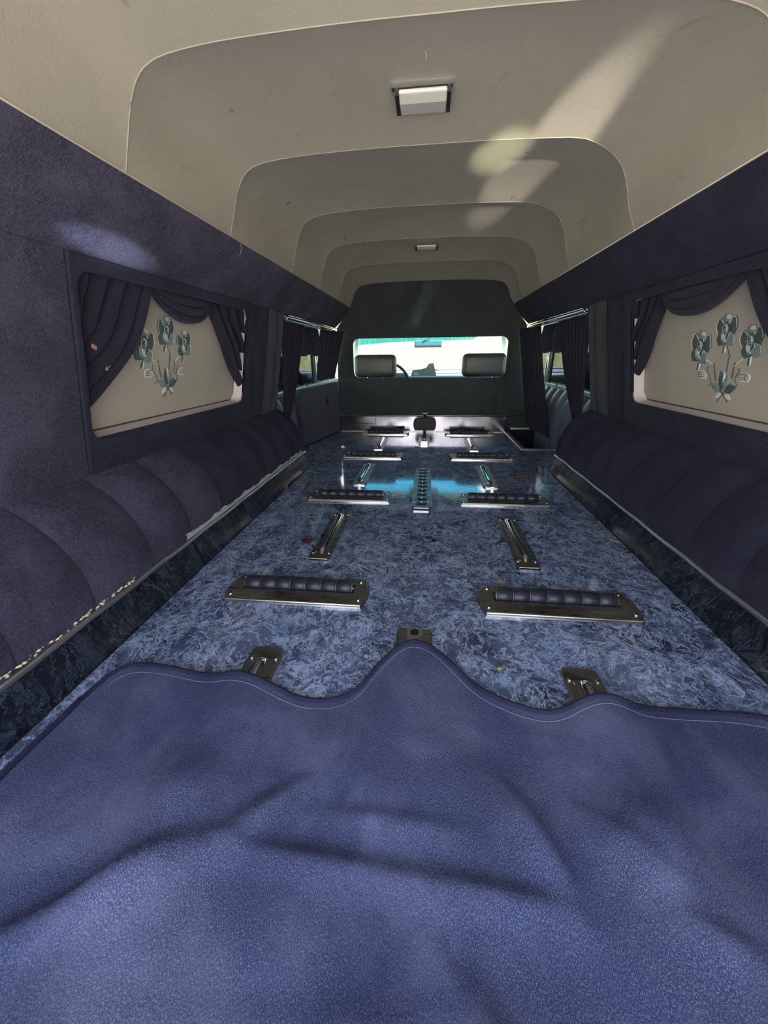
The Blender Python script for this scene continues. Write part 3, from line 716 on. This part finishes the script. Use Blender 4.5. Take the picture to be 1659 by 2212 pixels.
# ------------------------------------------------------------------ folding flap on the left
p0, p1 = Vector((-.722, 2.20, 0)), Vector((-.612, 2.735, 0)); dd = (p1-p0).normalized(); nn = Vector((-dd.y, dd.x, 0))
fp = thing('folding_flap', p0, 'upright navy covered flap with small latch, standing by the left side door', 'flap')
def fpt(a, z, t): q_ = p0+dd*a+nn*t; return (q_.x, q_.y, z)
L_ = (p1-p0).length
V = [fpt(a, z, t) for t in (0, .035) for a, z in ((0, .004), (L_, .004), (L_, .338), (0, .326))]
bevel(mesh('board', V, [(0, 1, 2, 3), (7, 6, 5, 4), (0, 4, 5, 1), (1, 5, 6, 2), (2, 6, 7, 3), (3, 7, 4, 0)], M_FLAP, fp), .009, 4)
V = [fpt(a, z, t) for t in (-.004, .0) for a, z in ((.315, .205), (.355, .205), (.355, .247), (.315, .247))]
lt = mesh('latch_plate', V, [(0, 1, 2, 3), (7, 6, 5, 4), (0, 4, 5, 1), (1, 5, 6, 2), (2, 6, 7, 3), (3, 7, 4, 0)], M_STEEL, fp)
V = [fpt(a, z, t) for t in (-.010, -.004) for a, z in ((.325, .213), (.352, .213), (.352, .240), (.325, .240))]
mesh('finger_pull', V, [(0, 1, 2, 3), (7, 6, 5, 4), (0, 4, 5, 1), (1, 5, 6, 2), (2, 6, 7, 3), (3, 7, 4, 0)], M_BLACK, lt)

# ------------------------------------------------------------------ roller plates
def plate_outline(w, d, bul, n=8):      # long sides straight, ends bowed
    P = []
    for i in range(n+1): t = i/n; P.append((w/2+bul*math.sin(math.pi*t), -d/2+d*t))
    for i in range(n+1): t = i/n; P.append((-w/2-bul*math.sin(math.pi*t), d/2-d*t))
    return P
def screw(x, y, z, parent, r=.0055):
    sc_ = mesh('screw', *join([tube([(x, y, z-.001), (x, y, z+.0022), (x, y, z+.003)], [r, r, r*.6], 12)]), M_CHROME, parent, True)
    mesh('screw_slot', *box(x-r*.6, x+r*.6, y-.0007, y+.0007, z+.0028, z+.0034), M_DARK, sc_)
def roller_plate(x, y):
    t = thing('roller_plate', (x, y, 0)); hw, hd = .158, .051; z = .010
    ol = plate_outline(2*hw-.012, 2*hd, .010)
    n = len(ol); slot = [(.128, -.006), (.128, .030), (-.128, .030), (-.128, -.006)]
    # plate with a rectangular slot, bridged by angle
    k = n//2
    hole = []
    for i in range(n):
        a, b = ol[i]
        if i < k: hole.append((.128, lerp(-.006, .030, i/(k-1))))
        else: hole.append((-.128, lerp(.030, -.006, (i-k)/(n-k-1))))
    V, Fc = ring([(a+x, b+y) for a, b in ol], [(a+x, b+y) for a, b in hole], 0, z, lambda a, b, h: (a, b, h))
    pl = mesh('plate', V, Fc, M_STEEL, t); bevel(pl, .0025, 2)
    low = [(a*1.012+x, b*1.05+y) for a, b in ol]; lp = mesh('base_lip', *prism(low, 0, .003), M_CHROME, t)
    mesh('slot_well', *box(x-.128, x+.128, y-.006, y+.030, .0032, .0045), M_DARK, t)
    mesh('axle', *cyl((x-.127, y+.012, .010), (x+.127, y+.012, .010), .004, 10), M_STEEL, t)
    for i in range(7):
        a0 = -.124+i*.0356; pr = [(0, .0145), (.0012, .0160), (.0315, .0160), (.0328, .0145)]
        mesh('roller', *tube([(x+a0+a, y+.012, .0115) for a, r in pr], [r for a, r in pr], 20), M_RUBBER, t, True)
    for i in range(8): mesh('roller_spacer', *cyl((x-.1262+i*.0356, y+.012, .0115), (x-.1242+i*.0356, y+.012, .0115), .0154, 16), M_SPACER, t)
    for a, b in ((-.145, -.032), (.145, -.032), (-.140, .038), (.140, .038)): screw(x+a, y+b, z, t)
    return t
YR = [.722, 1.357, 2.005, 2.655]
proto = roller_plate(-.281, YR[0])
rows = ['nearest the mat', 'in the second row from the mat', 'in the third row from the mat', 'in the farthest row by the kick plate']
for i, y in enumerate(YR):
    for s in (-1, 1):
        x = .286*s if s > 0 else -.281
        t = proto if (i, s) == (0, -1) else copy_tree(proto, (x, y, 0))
        tag(t, 'steel roller plate %s, %s side' % (rows[i], 'left' if s < 0 else 'right'), 'roller plate', 'roller plates in the floor')

# ------------------------------------------------------------------ skid strips
def skid(x, y, L=.33):
    t = thing('skid_strip', (x, y, 0)); w = .060; z = .006
    ol = [(x+w/2, y-L/2+.010), (x+w/2-.006, y-L/2), (x-w/2+.006, y-L/2), (x-w/2, y-L/2+.010), (x-w/2, y+L/2-.010), (x-w/2+.006, y+L/2), (x+w/2-.006, y+L/2), (x+w/2, y+L/2-.010)]
    bevel(mesh('plate', *prism(ol, 0, z), M_STEEL, t), .002)
    mesh('end_lip', *box(x-w/2+.008, x+w/2-.004, y-L/2-.008, y-L/2+.001, 0, .0045), M_CHROME, t)
    def rf(u, v):
        a = math.pi*(u-.0); e = min(1, min(v, 1-v)*16)**.5
        return (x+.011*math.cos(a)*(.55+.45*e), y-L/2+.028+(L-.056)*v, z+.013*math.sin(a)*e)
    mesh('rib', *grid(11, 28, rf), M_CHROME, t, True)
    mesh('flute', *tube([(x-.0155, y-L/2+.035, z), (x-.0155, y+L/2-.035, z)], .0022, 6), M_STEEL, t)
    for a, b in ((-.022, -.135), (.022, -.135), (-.022, .135), (.022, .135)): screw(x+a, y+b, z, t, .004)
    return t
proto = skid(-.274, 1.035)
k = 0
for i, (y, where) in enumerate(((1.035, 'between the first and second roller rows'), (1.675, 'between the second and third roller rows'), (2.33, 'between the two farthest roller rows'), (.372, 'half covered by the front edge of the mat'))):
    for s in (-1, 1):
        t = proto if k == 0 else copy_tree(proto, (-.274 if s < 0 else .266, y, 0)); k += 1
        tag(t, 'steel skid strip %s, %s side' % (where, 'left' if s < 0 else 'right'), 'skid strip', 'skid strips in the floor')

# ------------------------------------------------------------------ bier rail, bier plate, bier stop
t = thing('bier_rail', (-.010, 1.515, 0), 'perforated steel bier rail down the middle of the floor', 'bier rail')
x = -.010; y0, y1 = 1.255, 1.765
bevel(mesh('plate', *prism([(x-.036, y0+.012), (x-.026, y0), (x+.026, y0), (x+.036, y0+.012), (x+.036, y1-.006), (x+.030, y1), (x-.030, y1), (x-.036, y1-.006)], 0, .007), M_STEEL, t), .002)
for zz, dy in ((.0, -.010), (.0, -.020)): mesh('end_lip', *box(x-.026, x+.026, y0+dy, y0+dy+.008, 0, .004), M_CHROME, t)
for i in range(10):
    yy = y0+.045+i*(y1-y0-.070)/9
    arc = [(x+.019*math.cos(math.radians(a)), yy-.010*math.sin(math.radians(a)), .0074) for a in range(30, 151, 15)]
    h_ = mesh('peg_hole', *tube(arc, .0028, 6), M_DARK, t)
    mesh('peg_collar', *tube([(x+.012*math.cos(a), yy+.009*math.sin(a)+.003, .0076) for a in [math.pi*j/8 for j in range(9)]], .0014, 6), M_CHROME, t, True)
for yy in (y0+.06, (y0+y1)/2, y1-.05):
    for dx in (-.026, .026): screw(x+dx, yy, .007, t, .0035)
t = thing('bier_plate', (-.010, .56, 0), 'small steel bier pin plate under the raised point of the mat', 'bier plate')
x, y = -.011, .572
bevel(mesh('plate', *prism([(x-.034, y-.045), (x+.034, y-.045), (x+.034, y+.034), (x+.026, y+.042), (x-.026, y+.042), (x-.034, y+.034)], 0, .007), M_STEEL, t), .003)
nut = mesh('hex_nut', *tube([(x, y+.018, .007), (x, y+.018, .015)], .016, 6), M_SATIN, t)
mesh('socket', *tube([(x, y+.018, .0145), (x, y+.018, .0160)], .0085, 16), M_DARK, nut)
t = thing('bier_stop', (-.010, 2.42, 0), 'upright black bier stop on a threaded steel foot, before the kick plate', 'bier stop')
x = -.012
bevel(mesh('foot_plate', *box(x-.032, x+.032, 2.33, 2.50, 0, .010), M_STEEL, t), .003)
mesh('front_lip', *box(x-.020, x+.020, 2.322, 2.333, 0, .018), M_CHROME, t)
mesh('threaded_rod', *tube([(x, 2.36+i*.006, .020) for i in range(24)], [.011 if i % 2 else .0075 for i in range(24)], 14), M_CHROME, t, True)
V, Fc = prism([(a, b) for a, b in [(x+.072*math.cos(q_)*(1 if True else 0), 0) for q_ in ()]] or [(x-.062, .052), (x+.062, .052), (x+.070, .070), (x+.073, .091), (x+.070, .112), (x+.062, .130), (x-.062, .130), (x-.070, .112), (x-.073, .091), (x-.070, .070)], 0, .022)
bevel(mesh('rubber_pad', [(a, 2.49+c, b) for a, b, c in V], Fc, M_BLACK, t), .005, 3)
mesh('upright_pin', *tube([(x, 2.515, .01), (x, 2.515, .150), (x, 2.515, .152), (x, 2.515, .160)], [.009, .009, .015, .015], 14), M_CHROME, t, True)
mesh('cross_knob', *cyl((x-.022, 2.515, .158), (x+.022, 2.515, .158), .005, 10), M_CHROME, t)

# ------------------------------------------------------------------ mat
FRONT = [(-.527, .395), (-.523, .419), (-.512, .450), (-.488, .466), (-.435, .466), (-.363, .456), (-.295, .449), (-.221, .439), (-.174, .430), (-.131, .434), (-.098, .455), (-.068, .505), (-.039, .545), (-.012, .560), (.019, .550), (.057, .515), (.092, .478), (.130, .455), (.175, .441), (.214, .441), (.272, .457), (.341, .465), (.405, .466), (.480, .466), (.520, .456), (.545, .430), (.555, .395)]
FS = [(v.x, v.y) for v in smooth_poly([(a, b, 0) for a, b in FRONT], 6)]
def seg_d(px, py, ax, ay, bx, by):
    dx, dy = bx-ax, by-ay; t = max(0, min(1, ((px-ax)*dx+(py-ay)*dy)/(dx*dx+dy*dy))); sx, sy = px-ax-dx*t, py-ay-dy*t
    return math.hypot(sx, sy), (px-ax)*dy-(py-ay)*dx, t
FOLDS = [(-.42, .115, -.215, .235, .016, .014), (-.215, .235, -.150, .300, .011, .012), (-.19, .232, .00, .226, .008, .010), (0, .226, .150, .212, .010, .012), (.118, .315, .158, .222, .012, .012),
         (-.115, .275, .060, .272, .005, .009), (.200, .300, .250, .235, .009, .014), (.24, .21, .30, .19, .006, .012), (.05, .15, .12, .06, .012, .018), (-.25, .10, .1, .135, .005, .02)]
def mat_h(x, y):
    h = .004
    h += .010*math.exp(-((x+.012)/.055)**2)*math.exp(-((y-.53)/.11)**2)+.008*math.exp(-((x+.01)/.11)**2)*math.exp(-((y-.38)/.13)**2)
    h += .012*math.exp(-((x+.271)**2+(y-.275)**2)/.0016)+.011*math.exp(-((x-.246)**2+(y-.287)**2)/.0013)
    h += .008*math.exp(-((x+.43)/.07)**2)*math.exp(-((y-.44)/.08)**2)
    for sx in (-.274, .266):
        h += .021*math.exp(-(abs(x-sx)/.050)**2.4)*(1/(1+math.exp((y-.55)/.02)))
    for ax, ay, bx, by, hh, w in FOLDS:
        d, side, t = seg_d(x, y, ax, ay, bx, by); e = math.sin(math.pi*min(1, max(0, .12+.76*t)))
        ww = w*(1.9 if side > 0 else .75); h += hh*e*math.exp(-(d/ww)**2)
    h *= 1.1
    h += .004*math.sin(x*17+y*9)*math.sin(y*21-x*6)+.0012*math.sin(x*41)*math.sin(y*37+1)
    return max(.002, h)
NX, NY = len(FS), 120
def mf(i, j):
    a, b = FS[i]; t = j/(NY-1); y = lerp(b, -.36, t**1.0); x = a
    if i < 8 or i > NX-9: x += 0
    return (x, y, mat_h(x, y)+.001)
V = [mf(i, j) for j in range(NY) for i in range(NX)]
Fc = [(j*NX+i, (j+1)*NX+i, (j+1)*NX+i+1, j*NX+i+1) for j in range(NY-1) for i in range(NX-1)]
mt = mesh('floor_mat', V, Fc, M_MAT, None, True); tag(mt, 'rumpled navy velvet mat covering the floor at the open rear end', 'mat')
he = [(a, b-.002, mat_h(a, b)+.002) for a, b in FS]
left_e = [(-.527, y, mat_h(-.527, y)+.004) for y in [-.36+.755*i/40 for i in range(41)]]; right_e = [(.555, y, mat_h(.555, y)+.004) for y in [.395-.755*i/40 for i in range(41)]]
mesh('hem', *tube(left_e+he[1:-1]+right_e, .0042, 8), M_HEM, mt, True)
mesh('stitching', *tube([(a*.975, b-.017, mat_h(a*.975, b-.015)+.0012) for a, b in FS[10:-10]], .0005, 5), M_STITCH, mt)

# ------------------------------------------------------------------ petal, leaves, twigs
def crumple(cx_, cy_, r, seed, mat, name, label, cat, z=.0):
    rnd = random.Random(seed); n = 10
    rad = [rnd.uniform(.6, 1.1) for _ in range(n)]; V = [(cx_, cy_, z+r*.22)]
    for rr in (.5, 1):
        for i in range(n): a = 2*math.pi*i/n; V.append((cx_+r*rr*rad[i]*math.cos(a), cy_+r*rr*rad[i]*.8*math.sin(a), z+.0012+(rnd.uniform(.1, .6)*r if rr == 1 else rnd.uniform(.05, .3)*r)))
    Fc = [(0, 1+i, 1+(i+1) % n) for i in range(n)]+[(1+i, 1+n+i, 1+n+(i+1) % n, 1+(i+1) % n) for i in range(n)]
    o_ = mesh(name, V, Fc, mat, None, True, (cx_, cy_, z)); solid(o_, .0008, 1); tag(o_, label, cat); return o_
crumple(-.334, .965, .019, 3, M_PETAL, 'flower_petal', 'crimson flower petal lying beside a skid strip', 'petal')
crumple(.186, .800, .012, 8, M_LEAFD, 'dry_leaf', 'small brown dry leaf behind the nearest roller plate', 'leaf')
crumple(.383, 1.085, .010, 11, M_LEAFD, 'dry_leaf', 'pale dry leaf flake beside the nearest right skid strip', 'leaf')
crumple(.137, .525, .006, 14, simple('yellow_flake', (.5, .5, .18), .8), 'dry_leaf', 'tiny yellow leaf flake on the marble near the mat', 'leaf')
crumple(.424, 1.655, .016, 15, M_TWIG, 'dry_leaf', 'curled brown dry leaf near the far right roller plates', 'leaf')
def twig(P, r, label, mat=M_TWIG):
    o_ = mesh('twig', *tube(P, r, 6), mat, None, True, P[0]); tag(o_, label, 'twig')
twig([(.392, 1.640, .004), (.410, 1.655, .010), (.440, 1.668, .008), (.462, 1.655, .004)], .0022, 'thin brown twig lying under the curled leaf')
twig([(-.545, 1.400, .012), (-.556, 1.440, .022), (-.548, 1.475, .030)], .0016, 'bent orange twig leaning on the left curb', simple('orange_twig', (.5, .25, .1), .8))
twig([(-.552, 1.385, .006), (-.551, 1.410, .020), (-.560, 1.430, .04)], .0014, 'dark short twig stuck against the left curb')
twig([(.515, 1.030, .003), (.535, 1.050, .004), (.550, 1.040, .003)], .0012, 'fine curved straw near the right curb', M_LEAFD)
sc1 = mesh('scratch', *tube([(.512, .79, .0004), (.514, .98, .0004)], .0008, 4), M_STITCH, fl); sc2 = mesh('scratch', *tube([(-.505, .88, .0004), (-.509, 1.18, .0004)], .0008, 4), M_STITCH, fl)
mesh('scratch', *tube([(-.509, 1.22, .0004), (-.512, 1.60, .0004)], .0007, 4), M_STITCH, fl); mesh('scratch', *tube([(.514, 1.02, .0004), (.516, 1.40, .0004)], .0006, 4), M_STITCH, fl)
# lint and straw on headliner and mat
for i, (P, lb) in enumerate((([(-.02, .86, .958), (-.018, .86, .946)], 'white thread hanging from the ceiling behind the nearest dome lamp'), ([(-.512, 1.17, .80), (-.514, 1.19, .775), (-.520, 1.185, .755)], 'loose brown thread hanging over the left cornice'))):
    o_ = mesh('thread', *tube(P, .0006 if i else .0003, 5), M_LEAFD if i else M_SILV, None, False, P[0]); tag(o_, lb, 'thread')

# ------------------------------------------------------------------ outside
def terr(x, y):
    r = math.hypot(x, y-2)
    return -.85+max(0, r-6)*.13+.12*math.sin(x*.35+1)*math.sin(y*.3)
gx = []
V, Fc = grid(61, 61, lambda u, v: ((lambda x, y: (x, y, terr(x, y)))(math.copysign(abs(2*u-1)**1.6*70, 2*u-1), 2+math.copysign(abs(2*v-1)**1.6*70, 2*v-1))))
tag(mesh('ground_outside', V, Fc, M_FIELD, None, True), kind='structure')
V, Fc = [], []
for i in range(26000):
    a = random.uniform(-math.pi, math.pi) if i % 3 == 0 else random.gauss(math.pi/2, .35); r = random.uniform(7, 26)
    x, y = r*math.cos(a), 2+r*math.sin(a); z = terr(x, y); h = random.uniform(.12, .34); w = .012+.001*r; dx = random.uniform(-.12, .12); k = len(V)
    V += [(x-w, y, z-.02), (x+w, y, z-.02), (x+dx, y+random.uniform(-.05, .05), z+h)]; Fc.append((k, k+1, k+2))
g = mesh('dry_grass', V, Fc, M_BLADE); tag(g, 'pale dry grass growing on the slope outside the windscreen', 'grass', kind='stuff')
